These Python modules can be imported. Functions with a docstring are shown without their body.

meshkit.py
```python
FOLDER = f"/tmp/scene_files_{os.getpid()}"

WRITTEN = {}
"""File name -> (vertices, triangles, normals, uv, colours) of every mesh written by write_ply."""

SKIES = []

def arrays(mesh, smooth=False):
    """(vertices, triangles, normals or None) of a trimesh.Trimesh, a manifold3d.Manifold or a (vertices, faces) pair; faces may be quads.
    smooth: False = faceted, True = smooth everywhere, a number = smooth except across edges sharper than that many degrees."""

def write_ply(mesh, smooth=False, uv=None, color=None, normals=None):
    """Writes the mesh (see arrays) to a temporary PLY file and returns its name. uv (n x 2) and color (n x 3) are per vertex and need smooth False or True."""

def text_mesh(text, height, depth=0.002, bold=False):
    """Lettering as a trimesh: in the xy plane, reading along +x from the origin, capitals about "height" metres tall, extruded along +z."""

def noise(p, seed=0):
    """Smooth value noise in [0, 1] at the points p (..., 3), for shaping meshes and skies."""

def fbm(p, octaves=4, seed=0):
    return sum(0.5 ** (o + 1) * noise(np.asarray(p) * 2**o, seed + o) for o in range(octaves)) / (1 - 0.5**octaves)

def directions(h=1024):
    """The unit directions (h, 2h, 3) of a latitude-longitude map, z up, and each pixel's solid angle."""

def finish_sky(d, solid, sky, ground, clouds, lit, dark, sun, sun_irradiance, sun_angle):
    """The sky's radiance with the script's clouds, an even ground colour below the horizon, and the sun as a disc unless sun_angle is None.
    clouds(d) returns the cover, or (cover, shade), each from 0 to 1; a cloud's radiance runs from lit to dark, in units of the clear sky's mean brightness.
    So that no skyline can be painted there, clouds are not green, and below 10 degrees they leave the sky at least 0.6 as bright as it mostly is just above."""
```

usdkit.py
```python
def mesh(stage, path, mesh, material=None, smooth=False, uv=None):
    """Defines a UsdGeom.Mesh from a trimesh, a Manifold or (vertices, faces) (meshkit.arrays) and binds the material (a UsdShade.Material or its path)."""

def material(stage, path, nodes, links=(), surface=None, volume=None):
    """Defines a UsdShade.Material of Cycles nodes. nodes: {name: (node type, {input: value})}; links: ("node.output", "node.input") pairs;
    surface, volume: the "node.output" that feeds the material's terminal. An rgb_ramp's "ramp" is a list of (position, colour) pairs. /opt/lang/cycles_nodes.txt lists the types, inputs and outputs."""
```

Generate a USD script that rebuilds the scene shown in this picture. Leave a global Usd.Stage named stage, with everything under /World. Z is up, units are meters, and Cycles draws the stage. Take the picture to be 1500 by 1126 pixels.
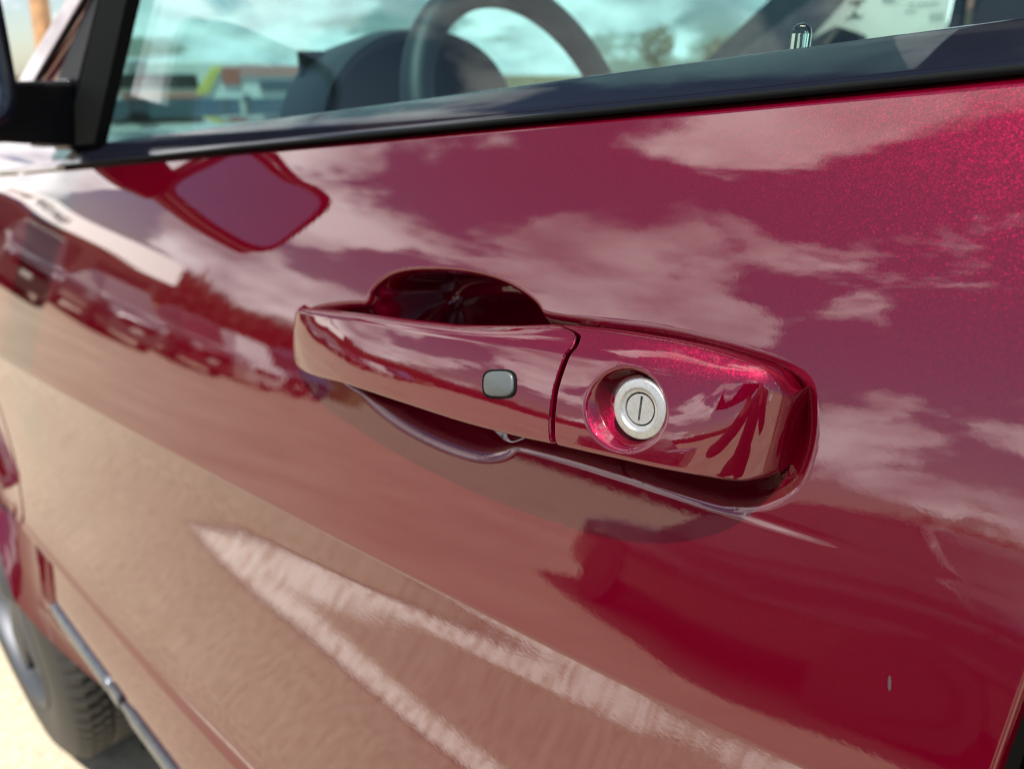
import math, random
import numpy as np, trimesh, manifold3d, usdkit, meshkit
from scipy.spatial import cKDTree
from scipy.interpolate import PchipInterpolator
from shapely.geometry import Polygon, Point
import shapely
from pxr import Usd, UsdGeom, UsdLux, UsdShade, Gf, Sdf, Vt

random.seed(7); RNG = np.random.default_rng(7)
stage = Usd.Stage.CreateInMemory()
UsdGeom.SetStageUpAxis(stage, 'Z'); UsdGeom.SetStageMetersPerUnit(stage, 1.0)
UsdGeom.Xform.Define(stage, '/World'); UsdGeom.Scope.Define(stage, '/World/Looks')

# ------------------------------------------------------------------ camera (x: towards the car's rear, y: into the car, z: up)
CAM = np.array([0.0, 0.0, 1.38])
F0, PITCH, YAW = 1100.0, math.radians(22.383), math.radians(46.072)
_h = np.array([-math.cos(YAW), math.sin(YAW), 0])
RT = np.array([math.sin(YAW), math.cos(YAW), 0])
FW = _h * math.cos(PITCH) + np.array([0, 0, -math.sin(PITCH)])
UP = np.cross(RT, FW)
EXPOSURE = 1.0
cam = UsdGeom.Camera.Define(stage, '/World/camera')
cam.CreateHorizontalApertureAttr(36.0); cam.CreateVerticalApertureAttr(27.0)
cam.CreateFocalLengthAttr(36.0 * F0 / 1500.0)
cam.CreateFStopAttr(9.0); cam.CreateFocusDistanceAttr(0.275)
cam.CreateClippingRangeAttr(Gf.Vec2f(0.01, 5000)); cam.CreateExposureAttr(EXPOSURE)
M = Gf.Matrix4d(); M.SetRow(0, Gf.Vec4d(*RT, 0)); M.SetRow(1, Gf.Vec4d(*UP, 0)); M.SetRow(2, Gf.Vec4d(*(-FW), 0)); M.SetRow(3, Gf.Vec4d(*CAM, 1))
cam.AddTransformOp().Set(M)

# ------------------------------------------------------------------ sky and sun
SUN = np.array([0.17, -0.315, 0.934]); SUN /= np.linalg.norm(SUN)
SUN_EL, SUN_ROT = math.asin(SUN[2]), math.atan2(SUN[0], SUN[1])
SKY_STRENGTH = 0.072
CL = 1.0
sky_mat = usdkit.material(stage, '/World/Looks/sky', {
    'sky': ('sky_texture', {'sky_type': 'single_scattering', 'sun_disc': False, 'sun_elevation': SUN_EL, 'sun_rotation': SUN_ROT, 'altitude': 200.0, 'aerosol_density': 0.7}),
    'tc': ('texture_coordinate', {}),
    'sx': ('separate_xyz', {}),
    'zz': ('math', {'math_type': 'add', 'value2': 0.34}),
    'zc': ('math', {'math_type': 'maximum', 'value2': 0.05}),
    'dx': ('math', {'math_type': 'divide'}), 'dy': ('math', {'math_type': 'divide'}),
    'cv': ('combine_xyz', {'z': 4.4}),
    'n1': ('noise_texture', {'scale': 1.9, 'detail': 9.0, 'roughness': 0.55, 'distortion': 0.25}),
    'bias': ('math', {'math_type': 'multiply_add', 'value2': -0.07}),
    'cov': ('map_range', {'range_type': 'smoothstep', 'from_min': 0.518, 'from_max': 0.588, 'to_min': 0.0, 'to_max': 1.0, 'clamp': True}),
    'n2': ('noise_texture', {'scale': 2.6, 'detail': 6.0, 'roughness': 0.55}),
    'cs': ('map_range', {'from_min': 0.35, 'from_max': 0.65, 'to_min': 0.1, 'to_max': 1.0, 'clamp': True}),
    'cc': ('mix_color', {'a': (5.0, 5.4, 6.0), 'b': (22.5, 22.2, 21.8), 'use_clamp': False}),
    'mx': ('mix_color', {'use_clamp': False}),
    'bg': ('background_shader', {'strength': SKY_STRENGTH}),
}, [('tc.generated', 'sx.vector'), ('sx.z', 'zz.value1'), ('zz.value', 'zc.value1'), ('sx.x', 'dx.value1'), ('zc.value', 'dx.value2'), ('sx.y', 'dy.value1'), ('zc.value', 'dy.value2'),
    ('dx.value', 'cv.x'), ('dy.value', 'cv.y'), ('cv.vector', 'n1.vector'), ('sx.x', 'bias.value1'), ('n1.fac', 'bias.value3'), ('bias.value', 'cov.value'), ('cv.vector', 'n2.vector'), ('n2.fac', 'cs.value'), ('cs.result', 'cc.fac'),
    ('cov.result', 'mx.fac'), ('sky.color', 'mx.a'), ('cc.result', 'mx.b'), ('mx.result', 'bg.color')], surface='bg.background')
dome = UsdLux.DomeLight.Define(stage, '/World/sky')
UsdShade.MaterialBindingAPI.Apply(dome.GetPrim()).Bind(sky_mat)
dome.GetPrim().SetCustomDataByKey('kind', 'structure')
sun = UsdLux.DistantLight.Define(stage, '/World/sun')
sun.CreateIntensityAttr(1.25); sun.CreateAngleAttr(0.53); sun.CreateNormalizeAttr(True); sun.CreateColorAttr(Gf.Vec3f(1.0, 0.94, 0.86))
zx = SUN; xx = np.cross([0, 0, 1.0], zx); xx /= np.linalg.norm(xx); yx = np.cross(zx, xx)
m = Gf.Matrix4d(); m.SetRow(0, Gf.Vec4d(*xx, 0)); m.SetRow(1, Gf.Vec4d(*yx, 0)); m.SetRow(2, Gf.Vec4d(*zx, 0)); m.SetRow(3, Gf.Vec4d(0, 0, 50, 1))
sun.AddTransformOp().Set(m)

# ------------------------------------------------------------------ helpers
def ray(px, py): return FW + (px - 750) / F0 * RT + (563 - py) / F0 * UP
def at(px, py, y):                      # the point at depth y (into the car) behind a photo position, camera-relative heights
    d = ray(px, py); return d * (y / d[1])
COUNT = {}
def path_for(parent, name):
    base = (str(parent.GetPath()) if parent is not None else '/World') + '/' + name
    k = COUNT.get(base, 0); COUNT[base] = k + 1
    return base if k == 0 else f'{base}_{k:03d}'
def tag(p, label=None, cat=None, group=None, kind=None):
    for k, v in (('label', label), ('category', cat), ('group', group), ('kind', kind)):
        if v: p.SetCustomDataByKey(k, v)
    return p
BASES = {}
def thing(name, label, cat, loc=(0, 0, 0), group=None):
    x = UsdGeom.Xform.Define(stage, path_for(None, name)); x.AddTranslateOp().Set(Gf.Vec3d(*map(float, loc)))
    p = x.GetPrim(); BASES[str(p.GetPath())] = np.array(loc, float)
    return tag(p, label, cat, group)
def base_of(p):
    s = str(p.GetPath())
    while s and s not in BASES: s = s.rpartition('/')[0]
    return BASES.get(s, np.zeros(3))
def obj(name, mesh, mat, parent=None, smooth=30, label=None):
    v, f, n = meshkit.arrays(mesh, smooth)
    if parent is not None: v = v - base_of(parent)
    pth = path_for(parent, name)
    md = usdkit.mesh(stage, pth, (v, f), mat)
    if n is not None:
        md.CreateNormalsAttr(Vt.Vec3fArray.FromNumpy(n.astype(np.float32))); md.SetNormalsInterpolation('vertex')
    if label: md.GetPrim().SetCustomDataByKey('label', label)
    return md.GetPrim()
def holder(name, parent, label=None):
    p = UsdGeom.Xform.Define(stage, path_for(parent, name)).GetPrim()
    if label: p.SetCustomDataByKey('label', label)
    return p
def grid(V, flip=False, wrap=False):
    V = np.asarray(V, float); a, b = V.shape[:2]; i = np.arange(a * b).reshape(a, b)
    if wrap: i = np.concatenate([i, i[:, :1]], 1)
    q = np.stack([i[:-1, :-1], i[1:, :-1], i[1:, 1:], i[:-1, 1:]], -1).reshape(-1, 4)
    if flip: q = q[:, ::-1]
    return trimesh.Trimesh(V.reshape(-1, 3), np.vstack([q[:, [0, 1, 2]], q[:, [0, 2, 3]]]), process=False)
def box(c, s, r=0.0):
    if r <= 0:
        m = trimesh.creation.box(s); m.apply_translation(c); return m
    return hull_pts([np.array(c) + np.array([sx, sy, sz]) * (np.array(s) / 2 - r) for sx in (-1, 1) for sy in (-1, 1) for sz in (-1, 1)], r)
def hull_pts(pts, r, seg=12):
    r = np.broadcast_to(r, len(pts))
    m = manifold3d.Manifold.batch_hull([manifold3d.Manifold.sphere(float(q), seg).translate([float(t) for t in p]) for p, q in zip(pts, r)]).to_mesh()
    return trimesh.Trimesh(m.vert_properties[:, :3], m.tri_verts, process=False)
def cat(*ms): return trimesh.util.concatenate([m for m in ms])
def tube(pts, r, seg=12, closed=False):
    pts = np.asarray(pts, float); n = len(pts)
    t = np.roll(pts, -1, 0) - np.roll(pts, 1, 0) if closed else np.gradient(pts, axis=0)
    t /= np.linalg.norm(t, axis=1, keepdims=True)
    a = np.array([0, 0, 1.0]) if abs(t[0, 2]) < .9 else np.array([1.0, 0, 0]); V = []
    r = np.broadcast_to(r, n)
    for k in range(n):
        a = a - t[k] * (a @ t[k]); a /= np.linalg.norm(a); b = np.cross(t[k], a)
        w = np.linspace(0, 2 * np.pi, seg, endpoint=False)
        V.append(pts[k] + r[k] * (np.cos(w)[:, None] * a + np.sin(w)[:, None] * b))
    V = np.array(V)
    if closed: V = np.concatenate([V, V[:1]], 0)
    m = grid(V, wrap=True)
    if not closed:
        m = cat(m, trimesh.Trimesh(*fan(V[0][::-1]), process=False), trimesh.Trimesh(*fan(V[-1]), process=False))
    m.fix_normals() if len(m.faces) < 4000 else None
    return m
def fan(P):
    P = np.asarray(P, float); c = P.mean(0); n = len(P)
    return np.vstack([P, c]), np.array([[k, (k + 1) % n, n] for k in range(n)])
def slab(P, t):                          # closed sheet from a (a,b,3) grid, thickened along its normal by t
    P = np.asarray(P, float); du = np.gradient(P, axis=0); dv = np.gradient(P, axis=1)
    n = np.cross(du, dv); n /= np.linalg.norm(n, axis=2, keepdims=True)
    Q = P + n * t; a, b = P.shape[:2]
    ring = [(i, 0) for i in range(a)] + [(a - 1, j) for j in range(1, b)] + [(i, b - 1) for i in range(a - 2, -1, -1)] + [(0, j) for j in range(b - 2, 0, -1)]
    ii, jj = zip(*ring); R0, R1 = P[list(ii), list(jj)], Q[list(ii), list(jj)]
    side = grid(np.stack([R0, R1], 0), wrap=True)
    m = cat(grid(P, flip=True), grid(Q), side); m.merge_vertices(); m.fix_normals(); return m
def quad(a, b, c, d, n=8):
    a, b, c, d = map(np.asarray, (a, b, c, d)); u = np.linspace(0, 1, n)[:, None, None]; v = np.linspace(0, 1, n)[None, :, None]
    return a * (1 - u) * (1 - v) + b * u * (1 - v) + c * u * v + d * (1 - u) * v
W = lambda P: np.asarray(P, float) + CAM       # camera-relative -> world

# ------------------------------------------------------------------ materials
def pm(name, color=(.5, .5, .5), rough=.5, metal=0, spec=.5, **kw):
    bump = kw.pop('bump', None); var = kw.pop('var', None)
    nodes = {'p': ('principled_bsdf', dict(base_color=color, roughness=rough, metallic=metal, specular_ior_level=spec, **kw))}; links = []
    if bump or var: nodes['g'] = ('geometry', {})
    if bump:
        nodes['bn'] = ('noise_texture', {'scale': bump[0], 'detail': 4.0}); nodes['b'] = ('bump', {'strength': bump[1], 'distance': bump[2]})
        links += [('g.position', 'bn.vector'), ('bn.fac', 'b.height'), ('b.normal', 'p.normal')]
    if var:
        nodes['vn'] = ('noise_texture', {'scale': var[0], 'detail': 5.0, 'roughness': .6})
        nodes['vr'] = ('rgb_ramp', {'ramp': [(.3, tuple(c * (1 - var[1]) for c in color)), (.7, tuple(min(1, c * (1 + var[1])) for c in color))]})
        links += [('g.position', 'vn.vector'), ('vn.fac', 'vr.fac'), ('vr.color', 'p.base_color')]
    return usdkit.material(stage, '/World/Looks/' + name, nodes, links, surface='p.BSDF')

# metallic red lacquer: flake layer with jittered normals under a smooth clear coat
paint = usdkit.material(stage, '/World/Looks/red_paint', {
    'g': ('geometry', {}),
    'v1': ('voronoi_texture', {'scale': 3000.0}),
    'sub': ('vector_math', {'math_type': 'subtract', 'vector2': (.5, .5, .5)}),
    'sc': ('vector_math', {'math_type': 'scale', 'scale': 0.34}),
    'add': ('vector_math', {'math_type': 'add'}),
    'nm': ('vector_math', {'math_type': 'normalize'}),
    'op': ('noise_texture', {'scale': 420.0, 'detail': 2.0}), 'ob': ('bump', {'strength': .009, 'distance': .0006}),
    'du': ('noise_texture', {'scale': 26.0, 'detail': 7.0, 'roughness': .62}), 'dr': ('map_range', {'from_min': .42, 'from_max': .75, 'to_min': .003, 'to_max': .020, 'clamp': True}),
    'p': ('principled_bsdf', {'base_color': (.20, .0003, .026), 'metallic': 1.0, 'roughness': .45, 'coat_weight': 1.0, 'coat_ior': 1.74, 'specular_tint': (.16, .008, .03)}),
    'q': ('principled_bsdf', {'base_color': (.056, .0001, .0030), 'roughness': 1.0, 'specular_ior_level': 0.0, 'coat_weight': 1.0, 'coat_ior': 1.74}),
    'mix': ('mix_closure', {'fac': .62}),
}, [('g.position', 'v1.vector'), ('v1.color', 'sub.vector1'), ('sub.vector', 'sc.vector1'), ('sc.vector', 'add.vector1'), ('g.normal', 'add.vector2'), ('add.vector', 'nm.vector1'), ('nm.vector', 'p.normal'), ('g.position', 'op.vector'), ('op.fac', 'ob.height'), ('ob.normal', 'p.coat_normal'), ('g.position', 'du.vector'), ('du.fac', 'dr.value'), ('dr.result', 'p.coat_roughness'), ('ob.normal', 'q.coat_normal'), ('dr.result', 'q.coat_roughness'), ('p.BSDF', 'mix.closure1'), ('q.BSDF', 'mix.closure2')], surface='mix.closure')
def pane(name, tint, rough=0.0):
    return usdkit.material(stage, '/World/Looks/' + name, {
        't': ('transparent_bsdf', {'color': tint}), 'gl': ('glossy_bsdf', {'color': (1, 1, 1), 'roughness': rough}), 'g': ('geometry', {}),
        'd': ('vector_math', {'math_type': 'dot_product'}), 'ab': ('math', {'math_type': 'absolute'}), 'i': ('math', {'math_type': 'subtract', 'value1': 1.0}),
        'pw': ('math', {'math_type': 'power', 'value2': 5.0}), 'f': ('math', {'math_type': 'multiply_add', 'value2': .85, 'value3': .022}), 'm': ('mix_closure', {})},
        [('g.incoming', 'd.vector1'), ('g.normal', 'd.vector2'), ('d.value', 'ab.value1'), ('ab.value', 'i.value2'), ('i.value', 'pw.value1'), ('pw.value', 'f.value1'), ('f.value', 'm.fac'), ('t.BSDF', 'm.closure1'), ('gl.BSDF', 'm.closure2')], surface='m.closure')
glass = pane('window_glass', (.84, .93, .915))
gloss_black = pm('gloss_black', (.004, .0045, .008), .9, spec=0.0, coat_weight=.8, coat_roughness=.02)
black_plastic = pm('black_plastic', (.007, .007, .008), .5, spec=.15, bump=(900, .12, .0005))
rubber = pm('black_rubber', (.006, .007, .007), .7, spec=.02)
mirror_mat = pm('mirror_glass', (.55, .62, .68), .01, metal=1)
chrome = pm('chrome', (.75, .76, .78), .08, metal=1)
lock_metal = pm('lock_metal', (.40, .41, .41), .40, metal=.8, var=(900, .12), bump=(1500, .15, .0003))
lock_dark = pm('lock_recess', (.04, .04, .04), .5)
button_grey = pm('button_grey', (.05, .06, .06), .42, coat_weight=.05, bump=(2500, .2, .0002))
interior = pm('interior_dark', (.010, .012, .018), .6, bump=(700, .2, .0006))
leather = pm('wheel_leather', (.006, .007, .011), .55)
headliner = pm('headliner', (.16, .16, .16), .9)
tyre_mat = pm('tyre_rubber', (.02, .02, .019), .6, bump=(300, .2, .001))
alloy = pm('alloy_rim', (.07, .075, .085), .5, metal=.7)
paper = usdkit.material(stage, '/World/Looks/sticker_paper', {'d': ('diffuse_bsdf', {'color': (.75, .78, .74)}), 't': ('translucent_bsdf', {'color': (.8, .85, .78)}), 'tr': ('transparent_bsdf', {'color': (.9, .97, .93)}),
    'm': ('mix_closure', {'fac': .6}), 'm2': ('mix_closure', {'fac': .35})}, [('d.BSDF', 'm.closure1'), ('t.BSDF', 'm.closure2'), ('m.closure', 'm2.closure1'), ('tr.BSDF', 'm2.closure2')], surface='m2.closure')
ink = pm('black_ink', (.006, .006, .008), .6)
clear_pin = pm('clear_plastic', (.95, .98, .97), .03, transmission_weight=1.0, ior=1.45)
dark_under = pm('underbody', (.004, .004, .004), .9, spec=.02)

# ================================================================== THE GROUND
gm = usdkit.material(stage, '/World/Looks/concrete', {
    'g': ('geometry', {}), 'n1': ('noise_texture', {'scale': .7, 'detail': 8.0, 'roughness': .6}), 'n2': ('noise_texture', {'scale': 55.0, 'detail': 6.0, 'roughness': .7}), 'v': ('voronoi_texture', {'scale': 160.0}),
    'r1': ('rgb_ramp', {'ramp': [(.3, (.34, .295, .215)), (.7, (.47, .41, .305))]}), 'r2': ('rgb_ramp', {'ramp': [(.34, (.50, .48, .45)), (.6, (1, 1, 1))]}),
    'mx': ('mix', {'mix_type': 'multiply', 'fac': .7}), 'b': ('bump', {'strength': .5, 'distance': .004}),
    'p': ('principled_bsdf', {'roughness': .88, 'specular_ior_level': .25})},
    [('g.position', 'n1.vector'), ('g.position', 'n2.vector'), ('g.position', 'v.vector'), ('n1.fac', 'r1.fac'), ('n2.fac', 'r2.fac'), ('r1.color', 'mx.color1'), ('r2.color', 'mx.color2'), ('mx.color', 'p.base_color'), ('n2.fac', 'b.height'), ('b.normal', 'p.normal')], surface='p.BSDF')
line_mat = usdkit.material(stage, '/World/Looks/worn_line_paint', {
    'g': ('geometry', {}), 'n': ('noise_texture', {'scale': 70.0, 'detail': 8.0, 'roughness': .68}),
    'r': ('rgb_ramp', {'ramp': [(.40, (.40, .33, .23)), (.50, (.74, .70, .62)), (.8, (.80, .77, .70))]}),
    'p': ('principled_bsdf', {'roughness': .7})}, [('g.position', 'n.vector'), ('n.fac', 'r.fac'), ('r.color', 'p.base_color')], surface='p.BSDF')
gs = np.concatenate([-np.geomspace(600, 1, 24), np.linspace(-.9, .9, 4), np.geomspace(1, 600, 24)])
GX, GY = np.meshgrid(gs, gs, indexing='ij')
tag(obj('ground', grid(np.stack([GX, GY, 0 * GX], -1)), gm, smooth=False), kind='structure')

# ================================================================== THE CAR BODY SURFACE
# body lines (camera-relative height = a + b x): belt, crease, scallop foot, door foot, trim strip, sill foot
LA = np.array([.006, -.206, -.513, -.548, -.712, -.735, -.99]); LB = np.array([.1055, .109, .068, .072, .018, .018, .018])
XR = -.3
DK = (LA[0] + LB[0] * XR) - (LA + LB * XR)                      # distance below the belt at the reference station
D_CREASE, D_SCAL, D_FOOT, D_TRIM, D_TRIM2, D_SILL = DK[1:]
_t = [(0, 34), (.022, 31), (.026, 28.5), (.05, 23.5), (.08, 17.5), (.11, 15.2), (.16, 14.3), (D_CREASE - .0012, 13.5), (D_CREASE + .0012, -7.4), (.237, -5.7), (.246, -4.6), (.268, -2.9), (.283, -1.8), (.304, -1.1), (.323, -.6), (.36, -.1), (.40, .6), (.45, 2.0), (D_SCAL - .025, 4.5),
      (D_SCAL - .004, 8), (D_SCAL + .001, 24), (D_SCAL + .008, 18), (D_SCAL + .010, -62), (D_SCAL + .024, -64), (D_SCAL + .027, 16), (D_FOOT + .002, 14), (D_FOOT + .01, 10), (D_TRIM - .03, 5), (D_TRIM, 1), (D_TRIM2, 0), (D_TRIM2 + .02, -18), (D_SILL, -24), (D_SILL + .1, -24)]
_td, _ta = np.array(_t).T
_dd = np.linspace(0, D_SILL + .1, 6000)
_th = np.radians(PchipInterpolator(_td, _ta)(_dd))
_yy = -np.concatenate([[0], np.cumsum((np.tan(_th[1:]) + np.tan(_th[:-1])) / 2 * np.diff(_dd))])
_yy += .200 - np.interp(D_CREASE, _dd, _yy)
def zk(x): return LA + LB * np.asarray(x)[..., None]
def d_of(x, z):
    k = zk(x); out = np.zeros(np.broadcast(x, z).shape)
    x, z = np.broadcast_arrays(x, z); k = zk(x)
    for i in range(len(LA) - 1):
        t = (k[..., i] - z) / (k[..., i] - k[..., i + 1])
        sel = (t >= 0 if i else np.ones_like(t, bool))
        out = np.where(sel, DK[i] + t * (DK[i + 1] - DK[i]), out)
    return out
def z_of(x, d):
    x, d = np.broadcast_arrays(np.asarray(x, float), np.asarray(d, float)); k = zk(x); out = np.zeros(d.shape)
    for i in range(len(LA) - 1):
        t = (d - DK[i]) / (DK[i + 1] - DK[i])
        out = np.where((t >= 0) if i else np.ones_like(t, bool), k[..., i] + t * (k[..., i + 1] - k[..., i]), out)
    return out
def plan(x): return .020 * np.clip(-(np.asarray(x) + .9), 0, None) ** 2 + .012 * (np.asarray(x) + .45) ** 2 - .0012
# the skin twists: it faces further up towards the front, less so under the crease
_tw = np.interp(_dd, [0, .035, .09, D_CREASE, D_CREASE + .002, D_SCAL, D_SCAL + .03], [0, 0.05, 1, 1, .30, .30, 0])
_tw = np.concatenate([[0], np.cumsum((_tw[1:] + _tw[:-1]) / 2 * np.diff(_dd))]); _tw -= np.interp(.10, _dd, _tw)
_tx = PchipInterpolator([-3, -1.3, -.85, -.6, -.4, -.25, -.12, -.02, 2], np.tan(np.radians([9.0, 8.3, 7.2, 6.4, 5.1, 4.0, 2.6, .2, 0])))
def skin(x, d): return np.interp(d, _dd, _yy) + plan(x) - _tx(x) * np.interp(d, _dd, _tw)
def on_skin(px, py, off=0.0):
    dr = ray(px, py); y = .23
    for _ in range(40):
        p = dr * (y / dr[1]); y = .5 * y + .5 * (float(skin(p[0], d_of(np.array(p[0]), np.array(p[2])))) - off)
    return dr * (y / dr[1])

# ---- recesses round the handle, outlined on the skin
def outline(pts, off=0.0):
    P = np.array([on_skin(*p, off) for p in pts]); Q = np.stack([P[:, 0], P[:, 2]], 1)
    n = 8; idx = np.arange(len(Q) * n) / n
    from scipy.interpolate import CubicSpline
    Qc = np.vstack([Q, Q[:1]]); cs = CubicSpline(np.arange(len(Qc)), Qc, bc_type='periodic')
    return cs(idx)
BOWL = outline([(537, 450), (545, 430), (562, 413), (592, 401), (648, 399), (706, 407), (752, 425), (781, 446), (792, 470), (797, 540), (775, 622), (755, 655), (735, 667), (700, 669), (650, 654), (600, 630), (560, 602), (534, 575), (520, 545), (522, 500)])
PAD = outline([(450, 461), (484, 449), (528, 446), (562, 446), (660, 440), (770, 452), (800, 462), (860, 472), (940, 482), (1010, 495), (1090, 517), (1150, 538), (1180, 562), (1189, 600), (1187, 650), (1172, 697), (1148, 724), (1105, 742), (1050, 739), (950, 708), (850, 676), (770, 655), (680, 630), (600, 600), (530, 572), (492, 544), (470, 512), (455, 482)])
def signed(poly, x, z):
    pg = Polygon(poly).buffer(0); b = np.array(pg.exterior.segmentize(.0004).coords)
    dist, _ = cKDTree(b).query(np.stack([x.ravel(), z.ravel()], 1))
    ins = shapely.contains_xy(pg, x.ravel(), z.ravel())
    return np.where(ins, dist, -dist).reshape(x.shape)
def sstep(t): t = np.clip(t, 0, 1); return t * t * (3 - 2 * t)
def lip(s, r, w):                       # rounded edge that starts r outside the outline and runs down over w inside
    t = np.clip((s + r) / (w + r), 0, 1); return t * t * (3 - 2 * t) * .5 + .5 * (t ** 2 / (t ** 2 + (1 - t) ** 2 + 1e-9))
XD0, XD1 = -1.145, -.0075
xs = np.unique(np.concatenate([np.linspace(XD0, XD0 + .006, 5), np.linspace(XD0 + .006, -.42, 110), np.arange(-.42, -.045, .0008), np.linspace(-.045, XD1 - .004, 20), np.linspace(XD1 - .004, XD1, 5)]))
ds = np.unique(np.concatenate([np.linspace(0, .03, 26), np.arange(.03, .19, .0008), np.linspace(.19, D_CREASE - .003, 14), np.linspace(D_CREASE - .003, D_CREASE + .003, 13), np.linspace(D_CREASE + .003, D_SCAL - .004, 90), np.linspace(D_SCAL - .004, D_FOOT + .004, 50), np.linspace(D_FOOT + .004, D_TRIM - .004, 30)]))
def cutx(x, d, far): return x - .19 * (1 - sstep(np.asarray(d) / .42)) * np.clip((far - x) / (far + 1.147), 0, 1)
XX, DD = np.meshgrid(xs, ds, indexing='ij'); XS0 = XX.copy(); XX = cutx(XX, DD, -.72); ZZ = z_of(XX, DD); YY = skin(XX, DD)
sel = (XX > -.42) & (XX < -.03) & (DD > .02) & (DD < .2)
sp = np.full(XX.shape, -1.0); sb = np.full(XX.shape, -1.0)
sp[sel] = signed(PAD, XX[sel], ZZ[sel]); sb[sel] = signed(BOWL, XX[sel], ZZ[sel])
YY = YY + .0085 * lip(sp, .0022, .0105) + lip(sb, .0025, .0155) * np.clip(.031 + (ZZ - BOWL[:, 1].mean() - .25 * (XX - BOWL[:, 0].mean())) * .85, .010, .058)
# the door's edges roll inward at the shut lines
YY += .004 * np.clip(1 - (XS0 - XD0) / .003, 0, 1) ** 2 + .005 * np.clip(1 - (XD1 - XX) / .0022, 0, 1) ** 2 + .006 * np.clip(1 - DD / .0022, 0, 1) ** 2
# soft body line that leaves the handle's lower corner rearwards
_a, _b = on_skin(1090, 752), on_skin(1500, 885)
lz = _a[2] + (XX - _a[0]) * (_b[2] - _a[2]) / (_b[0] - _a[0])
YY += .0002 * np.exp(-((ZZ - lz) / .0016) ** 2) * sstep((XX - (_a[0] - .03)) / .04) * (1 - .9 * sstep((XX - _a[0]) / .05))

print('ytrim', skin(-.7, D_TRIM), skin(-1.1, D_TRIM), skin(-.7, D_SCAL), skin(-1.1,.3))
car = thing('red_car', 'dark red metallic car with its driver door handle filling the picture', 'car', (-.6, .9, 0))
door = obj('driver_door', grid(W(np.stack([XX, YY, ZZ], -1)), flip=False), paint, car, smooth=True, label='dark red metallic door skin with scooped handle recess')

# ---- handle: table of rounded cross-sections along x, built from its edge lines
def poly3(pts, yfun):
    P = []
    for p in pts:
        dr = ray(*p); y = .2
        for _ in range(30): q = dr * (y / dr[1]); y = .5 * y + .5 * yfun(q[0])
        P.append(dr * (y / dr[1]))
    P = np.array(P); return P[np.argsort(P[:, 0])]
XT = -.348
_ya = PchipInterpolator([-.42, -.397, -.393, -.387, -.378, -.36, -.315, -.25, -.19, -.165, -.149, -.137, -.122, -.109, -.100, -.094, -.0905, -.0885, -.0880], [-70, -62, -48, -30, -19, -12, -6.5, -2.5, 0, 1.2, 3.5, 7, 13.5, 22, 32, 44, 58, 70, 75])
_yx = np.linspace(-.42, -.088, 4000); _yv = np.tan(np.radians(_ya(_yx))); _yv = np.concatenate([[0], np.cumsum((_yv[1:] + _yv[:-1]) / 2 * np.diff(_yx))]); _yv += .1925 - np.interp(-.165, _yx, _yv)
def yfront(x): return np.interp(x, _yx, np.minimum(_yv, .240))   # outward position of the front face along the handle
_eo = PchipInterpolator([-.41, -.388, -.372, -.34, -.285, -.18, -.128, -.106, -.094, -.087], [.003, .004, .0065, .0105, .0125, .0125, .0115, .009, .005, .003])
def eoff(x): return _eo(np.clip(x, -.41, -.087))
yB = lambda x: yfront(x) - .0005
E3 = poly3([(424, 458), (440, 456), (512, 463), (590, 474), (673, 485), (760, 497), (841, 511), (920, 522), (995, 536), (1080, 547), (1163, 561), (1174, 566)], lambda x: min(float(yfront(x) + eoff(x)), .2165 if x < -.3 else 9))
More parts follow.
